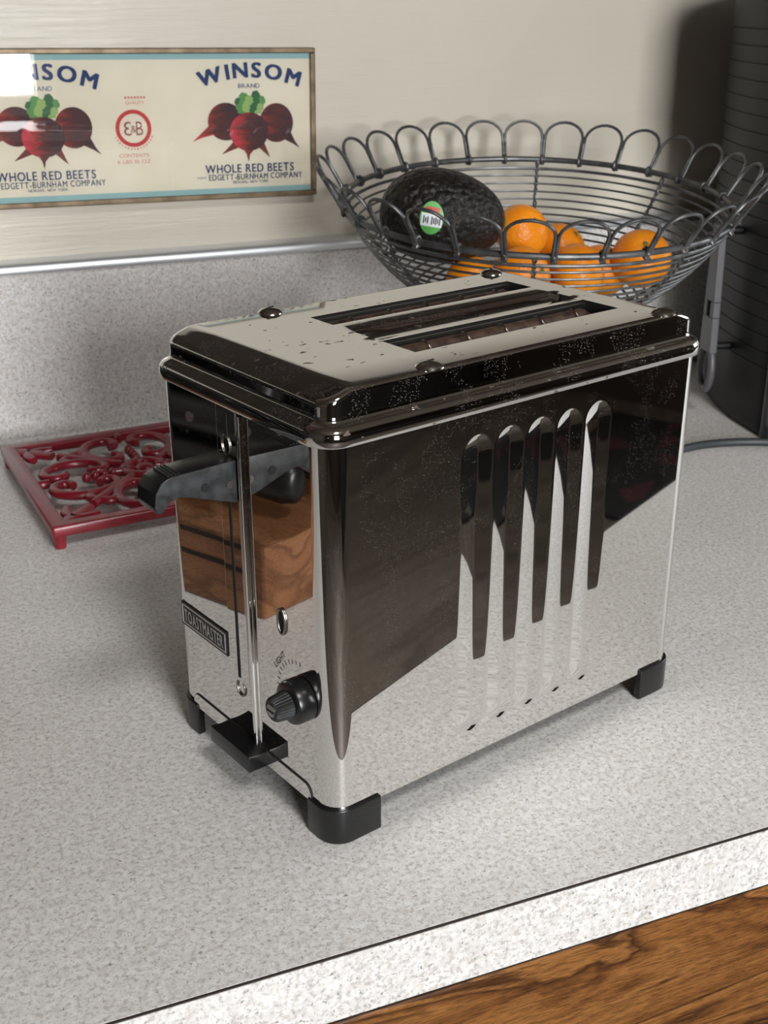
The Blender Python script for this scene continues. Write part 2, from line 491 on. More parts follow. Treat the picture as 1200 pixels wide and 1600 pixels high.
# every ring must share one vertex count
cnt = min(len(r) for r in rings)
assert all(len(r) == cnt for r in rings), [len(r) for r in rings]
cap = MB().loft(rings, False, False)
base_i = len(cap.v) - cnt
half = cnt // 2
S1 = (.0285, .0525); S2 = (.0900, .1090); TR = (.0560, .0775)
trough = [TR[0] + (TR[1] - TR[0]) * q for q in (.04, .1, .2, .35, .5, .65, .8, .9, .96)]
ylines = [S1[0], S1[1], TR[0]] + trough + [TR[1], S2[0], S2[1]]
def tz(x, y):
    z = ftop(x)
    if TR[0] < y < TR[1] and SX0 < x < SX1:
        q = (y - TR[0]) / (TR[1] - TR[0])
        e = min(1, (x - SX0) / .003, (SX1 - x) / .003)
        z -= .0034 * e * math.sin(PI * min(1, q * 1.02)) ** .7
    return z
rows = []
for i in range(half):
    nx, ny = rings[-1][i][0], rings[-1][i][1]
    row = [base_i + i]
    for y in ylines:
        cap.v.append((nx, y, tz(nx, y))); row.append(len(cap.v) - 1)
    row.append(base_i + cnt - 1 - i)
    rows.append((nx, row))
for (xa, ra), (xb, rb) in zip(rows, rows[1:]):
    ys = [None] + ylines + [None]
    if abs(xa - xb) < 1e-7: continue
    for j in range(len(ra) - 1):
        if SX0 - 1e-6 <= xa and xb <= SX1 + 1e-6 and ((ys[j] == S1[0]) or (ys[j] == S2[0])): continue
        cap.f.append((ra[j], rb[j], rb[j + 1], ra[j + 1]))
ca = cap.build('top_cap', M_cap, tr, 40, 0, True)
ca['label'] = 'dusty chrome top cap with two bread slots'
# wells below the slots, oxidised guide rods inside them
for (a, b) in (S1, S2):
    wmb = MB()
    for q in ((SX0 - .0012, SX0, a, b), (SX1, SX1 + .0012, a, b), (SX0 - .0012, SX1 + .0012, a - .0012, a), (SX0 - .0012, SX1 + .0012, b, b + .0012)):
        wmb.box(q[0], q[1], q[2], q[3], .03, ZT - .0006)
    wmb.box(SX0, SX1, a, b, .028, .03)
    wmb.build('bread_well', M_black, tr)
    lip = MB()
    lip.box(SX0, SX1, b - .0022, b - .0001, ZT - .006, ZT - .0008)
    lip.build('slot_lip', M_steel, tr, None, .0004)
    gy, gz, gr_ = b - .0092, ZT - .0052, .0040
    gr = MB().tube([(SX0 + .0003, gy, gz), (SX1 - .0110, gy, gz), (SX1 - .0050, gy, gz - .003), (SX1 - .003, gy, gz - .010)], gr_, 16).build('guide_rod', M_rod, tr, 40)
    for q in range(5):
        xr = SX0 + .018 + q * .0240
        MB().tube([(xr, gy + (gr_ + .0002) * math.cos(2 * PI * t / 16), gz + (gr_ + .0002) * math.sin(2 * PI * t / 16)) for t in range(16)], .0005, 6, True).build('wire_ring', M_steel, gr, 60)
M_screw = plain('worn_plated_screw', (188, 182, 174), .22, 1.0)
# four domed screws with slots
dome = MB().lathe([(.0062, -.0004), (.0062, .0003), (.0055, .0011), (.0042, .0019), (.0022, .0024), (.0, .0026)], n=28).mesh('screw', M_screw, 40)
slot = MB().box(-.0028, .0028, -.0004, .0004, .0019, .00272).mesh('screw_slot', M_black)
for (x, y, a) in ((.0602, .1300, .4), (.2080, .1300, 1.1), (.0602, .0078, .2), (.2098, .0078, -.3)):
    s = link('screw', dome, tr); s.location = (x, y, ZT); s.rotation_euler = (0, 0, a)
    sl = link('screw_slot', slot, s)

# near end: lever track, handle, rod, release knob, dial, badge
tk = MB().box(-.0009, .0004, .0665, .0830, .0535, .1925).build('lever_track', M_chrome, tr, None, .0003)
MB().box(-.00115, -.0005, .0737, .0757, .0560, .1900).build('track_slot', M_black, tk)
MB().tube([(-.0012, .0752 + .0034 * math.cos(2 * PI * t / 20), .1752 + .0046 * math.sin(2 * PI * t / 20)) for t in range(20)], .0006, 8, True).build('eyelet', M_steel, tk, 60)
MB().tube([(-.0004, .0748 + .0036 * math.cos(2 * PI * t / 20), .0500 + .0044 * math.sin(2 * PI * t / 20)) for t in range(20)], .0005, 8, True).build('eyelet', M_steel, tk, 60)
hp = [(-.0012, .1708), (-.020, .1704), (-.0335, .1702), (-.0385, .1682), (-.0415, .1640), (-.0424, .1580), (-.0412, .1546), (-.0388, .1544), (-.0366, .1570), (-.0345, .1592), (-.0300, .1597), (-.0250, .1584), (-.0116, .1535), (-.0012, .1500)]
h = MB().loft([[(x, .0668, z) for x, z in hp], [(x, .0832, z) for x, z in hp]]).build('lever_handle', M_bake, tr, 24, .0006)
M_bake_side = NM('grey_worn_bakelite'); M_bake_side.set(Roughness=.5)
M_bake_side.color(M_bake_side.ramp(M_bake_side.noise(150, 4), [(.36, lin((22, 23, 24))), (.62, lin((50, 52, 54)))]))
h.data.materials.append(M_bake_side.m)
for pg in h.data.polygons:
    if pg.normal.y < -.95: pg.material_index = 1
h['label'] = 'black lever handle with curled tip'
for q in range(4):
    MB().tube([(-.0290 - .0017 * q, .0684, .1702), (-.0290 - .0017 * q, .0816, .1702)], .0005, 6).build('grip_ridge', M_bake_worn, h, 60)
MB().lathe([(.0019, -.0004), (.0019, .0004), (.0, .0008)], (-.0052, .0664, .1600), 'y', 14).build('rivet', M_steel, h, 40)
MB().lathe([(.0021, -.0002), (.0021, .0004), (.0, .0004)], (-.0175, .0666, .1613), 'y', 14).build('rivet_hole', M_black, h)
rod = MB().tube([(-.0011, .0618, .1922), (-.0011, .0618, .12), (-.0011, .0618, .0245)], .0014, 12).build('push_rod', M_chrome, tr, 50)
sb = [(-.0113, .0168), (-.0002, .0168), (-.0002, .0252), (-.0055, .0249), (-.0113, .0258)]
k = MB().loft([[(x, .0528, z) for x, z in sb], [(x, .0886, z) for x, z in sb]]).build('release_knob', M_bake, tr, 30, .0005)
k['label'] = 'black slab knob at the foot of the rod'
DY, DZ = .0200, .0708
dl = MB().lathe([(.0, -.0003), (.0100, -.0003), (.0104, -.0010), (.0104, -.0072), (.0098, -.0086), (.0078, -.0094), (0, -.0094)], (0, DY, DZ), 'x', 40).build('dial', M_bake, tr, 35)
dl['label'] = 'black browning dial'
kn = []
for xx, rr0 in ((-.0092, .0064), (-.0096, .0065), (-.0166, .0056), (-.0178, .0047)):
    kn.append([(xx, DY + (rr0 + (.00022 if q % 2 else -.00022)) * math.cos(2 * PI * q / 56), DZ + (rr0 + (.00022 if q % 2 else -.00022)) * math.sin(2 * PI * q / 56)) for q in range(56)])
MB().loft(kn).build('knurled_tip', M_bake_worn, dl)
sc = MB().lathe([(.0031, 0), (.0031, -.0006), (.002, -.0009), (0, -.0009)], (-.0176, DY, DZ), 'x', 20).build('screw', M_steel, dl, 40)
MB().box(-.01875, -.0182, DY - .0026, DY + .0026, DZ - .0004, DZ + .0004).build('screw_slot', M_black, dl)
# small oval sight hole
oh = MB().tube([(-.0004, .0361 + .0030 * math.cos(2 * PI * t / 24), .1024 + .0062 * math.sin(2 * PI * t / 24)) for t in range(24)], .0007, 8, True).build('sight_hole_rim', M_steel, tr, 60)
MB().loft([[(-.0003, .0361 + .0027 * math.cos(2 * PI * t / 24), .1024 + .0058 * math.sin(2 * PI * t / 24)) for t in range(24)],
           [(.0002, .0361 + .0027 * math.cos(2 * PI * t / 24), .1024 + .0058 * math.sin(2 * PI * t / 24)) for t in range(24)]]).build('sight_hole', M_black, oh)

# lettering helper: built-in font outlines turned into flat mesh
_glyph = {}
def glyph(ch, bold=0.0):
    key = (ch, bold)
    if key not in _glyph:
        cu = bpy.data.curves.new('g', 'FONT'); cu.body = ch; cu.size = 1; cu.offset = bold; cu.resolution_u = 4
        cu.dimensions = '2D'; cu.fill_mode = 'BOTH'
        ob = bpy.data.objects.new('g', cu); COL.objects.link(ob)
        dg = bpy.context.evaluated_depsgraph_get()
        me = bpy.data.meshes.new_from_object(ob.evaluated_get(dg))
        vs = [(v.co.x, v.co.y) for v in me.vertices]; fs = [tuple(p.vertices) for p in me.polygons]
        bpy.data.objects.remove(ob); bpy.data.curves.remove(cu); bpy.data.meshes.remove(me)
        x0 = min([v[0] for v in vs], default=0); x1 = max([v[0] for v in vs], default=.28)
        _glyph[key] = (vs, fs, x0, x1)
    return _glyph[key]
def text_poly(s, h, width=None, bold=0.0, gap=.10, sx=1.0):
    """flat text centred on 0; h = capital height; returns list of [vs, fs]; bold thickens by shifted copies"""
    sc = h / .70; out = []; x = 0
    for ch in s:
        if ch == ' ': x += .34; continue
        vs, fs, x0, x1 = glyph(ch, 0.0)
        for dx, dy in (((0, 0),) if bold == 0 else ((-bold, -bold * .5), (bold, -bold * .5), (-bold, bold * .5), (bold, bold * .5))):
            out.append([[(a - x0 + x + dx, b + dy) for a, b in vs], fs])
        x += (x1 - x0) + gap
    tot = x - gap
    k = sc * sx if width is None else width / tot
    for it in out: it[0] = [((a - tot / 2) * k, b * sc) for a, b in it[0]]
    return out
def text_mb(items, fn, sh=(0, 1)):
    m = MB()
    for i, (vs, fs) in enumerate(items):
        e = (i % 4) * .00003      # shifted copies lie a hair apart
        m.add([(p[0] - e * sh[0], p[1] - e * sh[1], p[2]) for p in (fn(a, b) for a, b in vs)], fs)
    return m

bg = MB().box(-.0007, .0002, .0858, .1302, .0622, .0756).build('name_badge', M_bake, tr, None, .0002)
bg['label'] = 'black TOASTMASTER name badge'
fr = MB()
for q in ((.0870, .1290, .0738, .0743), (.0870, .1290, .0636, .0641), (.0870, .0875, .0636, .0743), (.1285, .1290, .0636, .0743)):
    fr.box(-.0009, -.0006, q[0], q[1], q[2], q[3])
fr.build('badge_line', M_silverprint, bg)
text_mb(text_poly('TOASTMASTER', .0068, .0375, .012, .14), lambda a, b: (-.00085, .1080 - a, .0655 + b), (1, 0)).build('lettering', M_silverprint, bg)
M_ink = plain('black_ink', (28, 27, 26), .6)
M_ink2 = plain('worn_ink', (84, 82, 78), .5, .3)
a0 = math.radians(49)
text_mb(text_poly('LIGHT', .0030, .0125, 0.0, .12), lambda a, b: (-.00022, .0385 - (a * math.cos(a0) - b * math.sin(a0)), .0806 + a * math.sin(a0) + b * math.cos(a0))).build('lettering', M_ink2, tr)
tm = MB()
tcy, tcz, trd = .0225, .0675, .0176
for q in range(10):
    a = math.radians(2 + 9.6 * q) ; a = PI - a
    d = Vector((0, -math.cos(a), math.sin(a))); n = Vector((0, -math.sin(a), -math.cos(a)))
    p = Vector((-.00012, tcy, tcz))
    q0 = p + d * trd; q1 = p + d * (trd + .0022)
    tm.add([q0 - n * .00018, q0 + n * .00018, q1 + n * .00018, q1 - n * .00018], [(0, 1, 2, 3)])
tm.build('tick_marks', M_ink2, tr)
# crumb door along the bottom of the end
cdp = [(.0168, ZB + .0004)]
for t in range(7):
    a = PI + (PI / 2) * t / 6
    cdp.append((.0168 + .005 + .005 * math.cos(a), .0246 - .005 - .005 * math.sin(a)))
for t in range(7):
    a = PI / 2 - (PI / 2) * t / 6
    cdp.append((.1236 - .005 + .005 * math.cos(a), .0246 - .005 + .005 * math.sin(a)))
cdp.append((.1236, ZB + .0004))
MB().loft([[(-.0008, y, z) for y, z in cdp], [(.0002, y, z) for y, z in cdp]]).build('crumb_door', M_chrome, tr, None, .0002)
edge = MB().tube([(-.0001, y - .0, z) for y, z in cdp], .0005, 6).build('door_gap', M_black, tr, 60)
# corner feet: L-shaped black mouldings
def foot(cx, cy, sx, sy):
    o, t, ln, r = .0016, .0042, .0265, .0115
    pts = [(ln, -o)]
    for q in range(9):
        a = -PI / 2 - (PI / 2) * q / 8
        pts.append((-o + r + r * math.cos(a), -o + r + r * math.sin(a)))
    pts.append((-o, ln * .70))
    ri = r - t
    pts.append((-o + t, ln * .70))
    for q in range(9):
        a = PI + (PI / 2) * q / 8
        pts.append((-o + r + ri * math.cos(a), -o + r + ri * math.sin(a)))
    pts.append((ln, -o + t))
    P = [(cx + sx * x, cy + sy * y) for x, y in pts]
    m = MB(); m.prism(P, 0.0002, .0185)
    f = m.build('foot', M_bake, tr, 35, .0007)
    pad = [(cx + sx * x, cy + sy * y) for x, y in ((.002, .002), (.018, .002), (.018, .014), (.002, .014))]
    MB().prism(pad, .0110, .0164).build('foot_block', M_black, f)
foot(0, 0, 1, 1); foot(TL, 0, -1, 1); foot(0, TW, 1, -1); foot(TL, TW, -1, -1)
# power cord from the far end, over the counter to the right (toaster-local coordinates)
def wl(x, y, z):
    c, s = math.cos(math.radians(-15.717)), math.sin(math.radians(-15.717))
    return (x * c - y * s, x * s + y * c, z)
def smooth_path(P, n=10):
    out = []
    P = [Vector(p) for p in P]
    for i in range(len(P) - 1):
        a = P[max(i - 1, 0)]; b = P[i]; c = P[i + 1]; d = P[min(i + 2, len(P) - 1)]
        for t in range(n):
            q = t / n
            out.append(.5 * ((2 * b) + (c - a) * q + (2 * a - 5 * b + 4 * c - d) * q * q + (3 * b - a - 3 * c + d) * q ** 3))
    out.append(P[-1]); return out
cp = [wl(*q) for q in ((.190, .150, .024), (.225, .165, .020), (.275, .215, .0045), (.34, .30, .0038), (.40, .358, .0038), (.465, .379, .0038), (.515, .372, .0038), (.56, .348, .0038), (.66, .30, .0038), (.85, .27, .0038), (1.1, .30, .0038))]
pc = MB().tube(smooth_path(cp), .0034, 10).build('power_cord', plain('dark_grey_cord', (52, 56, 58), .45), tr, 60)
pc['label'] = 'dark grey power cord'

# ------------------------------------------------------------------ red openwork trivet
M_red = NM('red_enamel'); M_red.set(Roughness=.3, Specular_IOR_Level=.5, Coat_Weight=.3, Coat_Roughness=.15)
M_red.color(M_red.ramp(M_red.noise(60, 3), [(.3, lin((106, 16, 30))), (.7, lin((136, 24, 40)))])); M_red = M_red.m
TS, TZ = .190, .0185
tv = empty('trivet', (-.0706, .3785, 0), (0, 0, math.radians(4.6)))
tag(tv, 'square red cast-iron trivet with openwork scrolls beside the toaster', 'trivet')
fb = MB()
fw = .0115
o_, i_ = [(0, 0), (TS, 0), (TS, TS), (0, TS)], [(fw, fw), (TS - fw, fw), (TS - fw, TS - fw), (fw, TS - fw)]
for z in (TZ - .0085, TZ):
    fb.v += [(x, y, z) for x, y in o_] + [(x, y, z) for x, y in i_]
for k in range(4):
    n = (k + 1) % 4
    fb.f += [(k, n, 4 + n, 4 + k), (8 + k, 12 + k, 12 + n, 8 + n), (k, 8 + k, 8 + n, n), (4 + k, 4 + n, 12 + n, 12 + k)]
fb.build('frame', M_red, tv, 35, .002)
leg = MB().lathe([(.0030, .0001), (.0042, .001), (.0046, .006), (.0052, .0105)], n=16).mesh('leg', M_red, 40)
for x, y in ((.0058, .0058), (TS - .0058, .0058), (.0058, TS - .0058), (TS - .0058, TS - .0058)):
    q = link('leg', leg, tv); q.location = (x, y, 0)
def spiral(cx, cy, r0, r1, a0, a1, n=26):
    return [(cx + (r0 + (r1 - r0) * t / n) * math.cos(a0 + (a1 - a0) * t / n), cy + (r0 + (r1 - r0) * t / n) * math.sin(a0 + (a1 - a0) * t / n)) for t in range(n + 1)]
H2 = TS / 2
def scroll_pts(mir):
    # a C-scroll: curl by the middle of the side, sweeping round towards the centre
    P = [(-.0600, .0130), (-.0625, .0085), (-.0680, .0070), (-.0735, .0100), (-.0760, .0170), (-.0730, .0260), (-.0640, .0330), (-.0520, .0355), (-.0400, .0330), (-.0310, .0270), (-.0270, .0190), (-.0300, .0120), (-.0370, .0110), (-.0405, .0160)]
    return [(x, y * mir) for x, y in P]
zt_ = TZ - .0035
def sweep(pts, name, wid=.0044, hgt=.0036, zz=zt_):
    P = smooth_path([(x, y, zz) for x, y in pts], 3)
    n = len(P)
    rr = [wid * (.72 + .28 * math.sin(PI * i / (n - 1))) for i in range(n)]
    m = MB().tube(P, rr, 10, False, hgt, (0, 0, 1))
    o = m.build(name, M_red, tv, 60); o.location = (H2, H2, 0)
    return o
for q in range(4):
    ca_, sa_ = math.cos(q * PI / 2), math.sin(q * PI / 2)
    rt = lambda P: [(x * ca_ - y * sa_, x * sa_ + y * ca_) for x, y in P]
    for mir in (1, -1):
        sweep(rt(scroll_pts(mir)), 'scroll')
    # corner leaf: three lobes on the diagonal
    sweep(rt([(-H2 + .009, -H2 + .009), (-.078, -.078), (-.068, -.068), (-.060, -.060)]), 'corner_leaf', .0070, .0030)
    for s in (1, -1):
        sweep(rt([(-.076, -.076), (-.0715 - .006 * s, -.0715 + .006 * s), (-.066 - .0095 * s, -.066 + .0095 * s)]), 'leaflet', .0050, .0030)
        sweep(rt([(-.050, -.050), (-.048 - .007 * s, -.048 + .007 * s), (-.041 - .006 * s, -.041 + .006 * s)]), 'lobe', .0046, .0032)
    sweep(rt([(-.056, -.056), (-.047, -.047), (-.036, -.036), (-.026, -.026), (-.014, -.014)]), 'diagonal_stem', .0048)
    for s in range(4):
        b = MB().lathe([(0, -.004), (.0030, -.003), (.0036, 0), (.003, .0026), (.0016, .0040), (0, .0043)], n=12).build('bead', M_red, tv, 60)
        x, y = rt([(-.0260 - .0070 * s, .0)])[0]
        b.location = (H2 + x, H2 + y, zt_)
    sweep(rt([(-H2 + .011, 0), (-.080, 0), (-.0755, 0)]), 'bud', .0040)
ring = MB().tube([(H2 + .016 * math.cos(2 * PI * t / 32), H2 + .016 * math.sin(2 * PI * t / 32), zt_) for t in range(32)], .0044, 10, True, .0036, (0, 0, 1)).build('centre_ring', M_red, tv, 60)
MB().lathe([(0, -.003), (.007, -.003), (.0085, 0), (.006, .003), (0, .0045)], (H2, H2, zt_), n=20).build('boss', M_red, tv, 60)
for q in range(4):
    a = q * PI / 2
    sweep([(.008 * math.cos(a), .008 * math.sin(a)), (.014 * math.cos(a), .014 * math.sin(a)), (.024 * math.cos(a), .024 * math.sin(a))], 'spoke', .0035)

# ------------------------------------------------------------------ wire fruit basket
M_wire = NM('grey_wire'); M_wire.set(Roughness=.42, Metallic=.75)
M_wire.color(M_wire.ramp(M_wire.noise(90, 3), [(.3, lin((84, 85, 86))), (.7, lin((122, 123, 124)))])); M_wire = M_wire.m
BC = Vector((.334, .434, .2105)); BN = Vector((-.0230, -.0909, 1)).normalized(); BR = .1538
BX = Vector((1, 0, 0)); BX = (BX - BN * BX.dot(BN)).normalized(); BY = BN.cross(BX)
def bp(r, a, d):
    return BC + BX * (r * math.cos(a)) + BY * (r * math.sin(a)) - BN * d
prof_b = [(0, .1538), (.012, .148), (.024, .1405), (.036, .131), (.048, .120), (.060, .1065), (.070, .093), (.079, .077), (.086, .060), (.0905, .042), (.093, .022)]
def br(d):
    for (a, ra), (b, rb) in zip(prof_b, prof_b[1:]):
        if a <= d <= b: return ra + (rb - ra) * (d - a) / (b - a)
    return prof_b[-1][1]
bk = empty('wire_fruit_basket', (.341, .450, 0))
tag(bk, 'footed grey wire fruit basket with looped petal rim behind the toaster', 'basket')
def circ(r, d, n=72): return [bp(r, 2 * PI * t / n, d) for t in range(n)]
rel(MB().tube(circ(BR, 0, 96), .0025, 8, True).build('rim_wire', M_wire, None, 60), bk)
rel(MB().tube(circ(br(.0075) + .0008, .0075, 96), .0014, 6, True).build('ring_wire', M_wire, None, 60), bk)
arc = [0]
ds = []
d = .013
while d < .0925:
    ds.append(d)
    slope = abs(br(min(d + .004, .093)) - br(d)) / .004
    d += .0072 / math.sqrt(1 + slope * slope)
for d in ds:
    rel(MB().tube(circ(br(d), d, 72), .00095, 6, True).build('ring_wire', M_wire, None, 60), bk)
NP = 29
for k in range(NP):
    a0_ = 2 * PI * (k + .3) / NP
    hw = 2 * PI / NP * .5
    pts = []
    for t in range(23):
        q = t / 22
        ang = PI * (1 - q)
        # a stirrup: straight legs with a round head
        if q < .25: w_, h_ = -1, q / .25 * .022
        elif q > .75: w_, h_ = 1, (1 - q) / .25 * .022
        else:
            b_ = PI * (1 - (q - .25) / .5)
            w_, h_ = math.cos(b_), .022 + .015 * math.sin(b_)
        wob = random.uniform(-.0006, .0006)
        r_ = BR + .0012 + h_ * .52
        pts.append(bp(r_, a0_ + w_ * hw * .94, -h_ * .855 + .002))
    pts = [bp(BR + .0034, a0_ - hw * .94, .004)] + pts + [bp(BR + .0034, a0_ + hw * .94, .004)]
    rel(MB().tube(pts, .00135, 6).build('petal_loop', M_wire, None, 60), bk)
    tie = [bp(BR + .0032 * math.cos(2 * PI * t / 12), a0_ + hw, .0036 * math.sin(2 * PI * t / 12)) for t in range(12)]
    rel(MB().tube(tie, .0014, 6, True).build('wire_tie', M_wire, None, 60), bk)
for k in range(8):
    a = 2 * PI * k / 8 + .28
    for ph in (0, PI):
        pts = []
        for t in range(90):
            d = .001 + .090 * t / 89
            r = br(d)
            pts.append(bp(r + .0011 * math.cos(t * .62 + ph), a + .0011 * math.sin(t * .62 + ph) / max(r, .02), d))
        rel(MB().tube(pts, .0009, 5).build('twisted_rib', M_wire, None, 60), bk)
# wire foot
ftc = Vector((.341, .450, 0))
top = [bp(.064, 2 * PI * t / 48, .0855) for t in range(48)]
rel(MB().tube(top, .0020, 8, True).build('foot_ring', M_wire, None, 60), bk)
botr = [ftc + Vector((.070 * math.cos(2 * PI * t / 48), .070 * math.sin(2 * PI * t / 48), .0024)) for t in range(48)]
rel(MB().tube(botr, .0022, 8, True).build('foot_ring', M_wire, None, 60), bk)
for k in range(12):
    a = top[k * 4]; b = botr[k * 4]; m_ = (a + b) / 2; m_ = m_ + (Vector((ftc.x, ftc.y, m_.z)) - m_) * .35
    rel(MB().tube(smooth_path([a, m_, b], 6), .0014, 6).build('foot_wire', M_wire, None, 60), bk)

# ------------------------------------------------------------------ fruit
M_orange = NM('orange_peel'); M_orange.set(Roughness=.38, Specular_IOR_Level=.45)
M_orange.color(M_orange.ramp(M_orange.noise(24, 3), [(.3, lin((236, 132, 14))), (.7, lin((252, 160, 36)))]))
M_orange.bump(M_orange.voro(420), .35, .0008); M_orange = M_orange.m
M_orange.node_tree.nodes['Principled BSDF'].inputs['Subsurface Weight'].default_value = .08
M_stem = plain('dried_stem', (104, 112, 52), .8)
def orange(c, r, tilt, label, squash=.9):
    e = empty('mandarin_orange', c, tilt)
    tag(e, label, 'orange', 'oranges in the wire basket')
    pr = []
    for t in range(25):
        a = -PI / 2 + PI * t / 24
        rr = r * math.cos(a); zz = r * squash * math.sin(a)
        dim = math.exp(-(rr / (r * .22)) ** 2) * r * .10
        zz += -dim if a > 0 else dim
        pr.append((rr, zz))
    MB().lathe(pr, n=36).build('peel', M_orange, e, 180)
    st = MB().lathe([(0, -.001), (.0016, -.001), (.0021, .0003), (.0012, .0009), (0, .0009)], n=10).build('stem_button', M_stem, e, 40)
    st.location = (0, 0, r * squash * .93)
    return e
for c, r, tl, lb in (
    ((.3215, .433, .1875), .0218, (.9, .3, 0), 'topmost orange leaning against the dark avocado'),
    ((.3640, .444, .1690), .0215, (.5, .6, 0), 'orange just right of and behind the topmost orange'),
    ((.2600, .3965, .1590), .0205, (1.1, -.3, 0), 'orange low in the basket under the avocado'),
    ((.3030, .3960, .1605), .0235, (1.2, .2, .4), 'front orange directly below the topmost orange'),
    ((.3530, .3960, .1600), .0225, (.7, 1.0, .2), 'front orange in the middle of the basket row'),
    ((.3930, .4260, .1520), .0225, (.4, .2, .2), 'orange sunk low beside the rightmost orange'),
    ((.4120, .3980, .1655), .0240, (.6, -.5, .2), 'rightmost orange against the basket wires'),
    ((.3400, .4380, .1400), .0170, (.6, -.5, .2), 'small orange at the bottom of the basket'),
):
    orange(c, r, tl, lb)
M_avo = NM('avocado_skin'); M_avo.set(Roughness=.48, Specular_IOR_Level=.35)
vv = M_avo.voro(190); nn = M_avo.noise(120, 4)
M_avo.color(M_avo.ramp(nn, [(.3, lin((17, 14, 13))), (.75, lin((34, 29, 26)))]))
M_avo.bump(M_avo.math('ADD', nn, M_avo.math('MULTIPLY', vv, -.7)), .8, .0035); M_avo = M_avo.m
av = empty('avocado', (.2420, .412, .2080), (.15, math.radians(8), math.radians(-14)))
tag(av, 'large dark ripe avocado with an oval sticker in the basket', 'avocado')
rings = []
AN = 30
for i in range(AN + 1):
    a = PI * i / AN
    x = -.0475 * math.cos(a)
    rad = .0345 * math.sin(a) ** .92 * (1 + .10 * math.cos(a))
    rings.append([(x, rad * math.cos(2 * PI * t / 40), rad * math.sin(2 * PI * t / 40)) for t in range(40)])
avb = MB().loft(rings).build('skin', M_avo, av, 180)
MB().lathe([(0, -.0005), (.004, -.0005), (.0045, .001), (.002, .002), (0, .002)], (.047, 0, 0), 'x', 12).build('stem_scar', M_stem, av, 40)

# sticker: a small oval wrapped on the near side of the skin
M_stg = plain('green_sticker', (92, 172, 84), .4); M_stw = plain('white_sticker', (226, 228, 232), .4); M_str = plain('red_sticker_print', (196, 70, 64), .4)
def avo_pt(sx, sz, lift):
    """point on the avocado's surface in its local frame, sx along its length, sz up, near side"""
    a = math.acos(max(-1, min(1, -sx / .0475)))
    rad = .0345 * math.sin(a) ** .92 * (1 + .10 * math.cos(a))
    z = max(-rad * .98, min(rad * .98, sz))
    y = -math.sqrt(max(rad * rad - z * z, 0))
    p = Vector((sx, y, z)); n = Vector((0, y, z)).normalized()
    return p + n * lift
def sticker_patch(name, fn, mat, parent, lift, nu=10, nv=10):
    m = MB(); idx = []
    for i in range(nu + 1):
        for j in range(nv + 1):
            x, z = fn(i / nu * 2 - 1, j / nv * 2 - 1)
            m.v.append(tuple(avo_pt(x, z, lift)))
    for i in range(nu):
        for j in range(nv):
            a = i * (nv + 1) + j
            m.f.append((a, a + nv + 1, a + nv + 2, a + 1))
    return m.build(name, mat, parent, 180)
SX_, SZ_ = -.0150, .0070
def disc(u_, v_, rx, rz):
    return SX_ + rx * u_ * math.sqrt(max(0, 1 - v_ * v_ / 2)), SZ_ + rz * v_ * math.sqrt(max(0, 1 - u_ * u_ / 2))
st = sticker_patch('sticker', lambda u_, v_: disc(u_, v_, .0086, .0112), M_stg, av, .0009)
st['label'] = 'green and white oval fruit sticker'
sticker_patch('sticker_panel', lambda u_, v_: (SX_ + .0076 * u_, SZ_ - .0012 + .0043 * v_), M_stw, st, .0012, 6, 6)
sticker_patch('sticker_print', lambda u_, v_: (SX_ + .0052 * u_, SZ_ + .0058 + .0017 * v_), M_str, st, .0012, 6, 4)
for q in range(9):
    x_ = -.0058 + q * .00145
    if q in (3,): continue
    hh = (.0028, .0016, .0026, .002, .003, .0022, .0028, .0018, .0029)[q]
    sticker_patch('sticker_bar', lambda u_, v_, x_=x_, hh=hh: (SX_ + x_ + .00042 * u_, SZ_ - .0012 + hh * v_ * .9), M_ink, st, .0015, 1, 3)

# ------------------------------------------------------------------ framed can label on the wall
PCX, PCZ, PHW, PHH = .0670, .2600, .1520, .0618
PTH = .0105
pf = empty('framed_label', (PCX, R_['y1'] - .0008, PCZ), (0, .0135, 0))
tag(pf, 'framed vintage red beet can label hanging on the cream wall', 'picture')
M_frame = NM('worn_bronze_frame'); M_frame.set(Roughness=.45, Metallic=.55)
M_frame.color(M_frame.ramp(M_frame.noise(70, 4), [(.3, lin((92, 76, 58))), (.7, lin((140, 122, 98)))])); M_frame = M_frame.m
FWD = .0042
for q in ((-PHW, PHW, PHH - FWD, PHH), (-PHW, PHW, -PHH, -PHH + FWD), (-PHW, -PHW + FWD, -PHH + FWD, PHH - FWD), (PHW - FWD, PHW, -PHH + FWD, PHH - FWD)):
    MB().box(q[0], q[1], -PTH, 0, q[2], q[3]).build('frame_bar', M_frame, pf, None, .0008)
M_paper = NM('cream_paper'); M_paper.set(Roughness=.75)
M_paper.color(M_paper.ramp(M_paper.noise(18, 4), [(.3, lin((222, 213, 190))), (.7, lin((231, 224, 204)))])); M_paper = M_paper.m
iw, ih = PHW - FWD + .0005, PHH - FWD + .0005
pp = MB().box(-iw, iw, -.0055, -.0010, -ih, ih).build('paper_label', M_paper, pf)
pp['label'] = 'printed beet can label'
M_blue = plain('pale_blue_print', (146, 184, 186), .75)
MB().box(-iw, iw, -.0057, -.0056, ih - .0052, ih).build('blue_band', M_blue, pp)
MB().box(-iw, iw, -.0057, -.0056, -ih, -ih + .0050).build('blue_band', M_blue, pp)
YP = -.0060
def PX(x): return x - PCX
def pl(x, z):  # world wall point -> picture-local
    return (x - PCX, (z - PCZ) + .0135 * (x - PCX))
M_navy = plain('navy_print', (32, 58, 104), .75)
M_navy2 = plain('slate_print', (86, 104, 132), .75)
M_redp = plain('red_print', (190, 60, 62), .75)
M_pinkp = plain('faded_red_print', (206, 130, 122), .75)
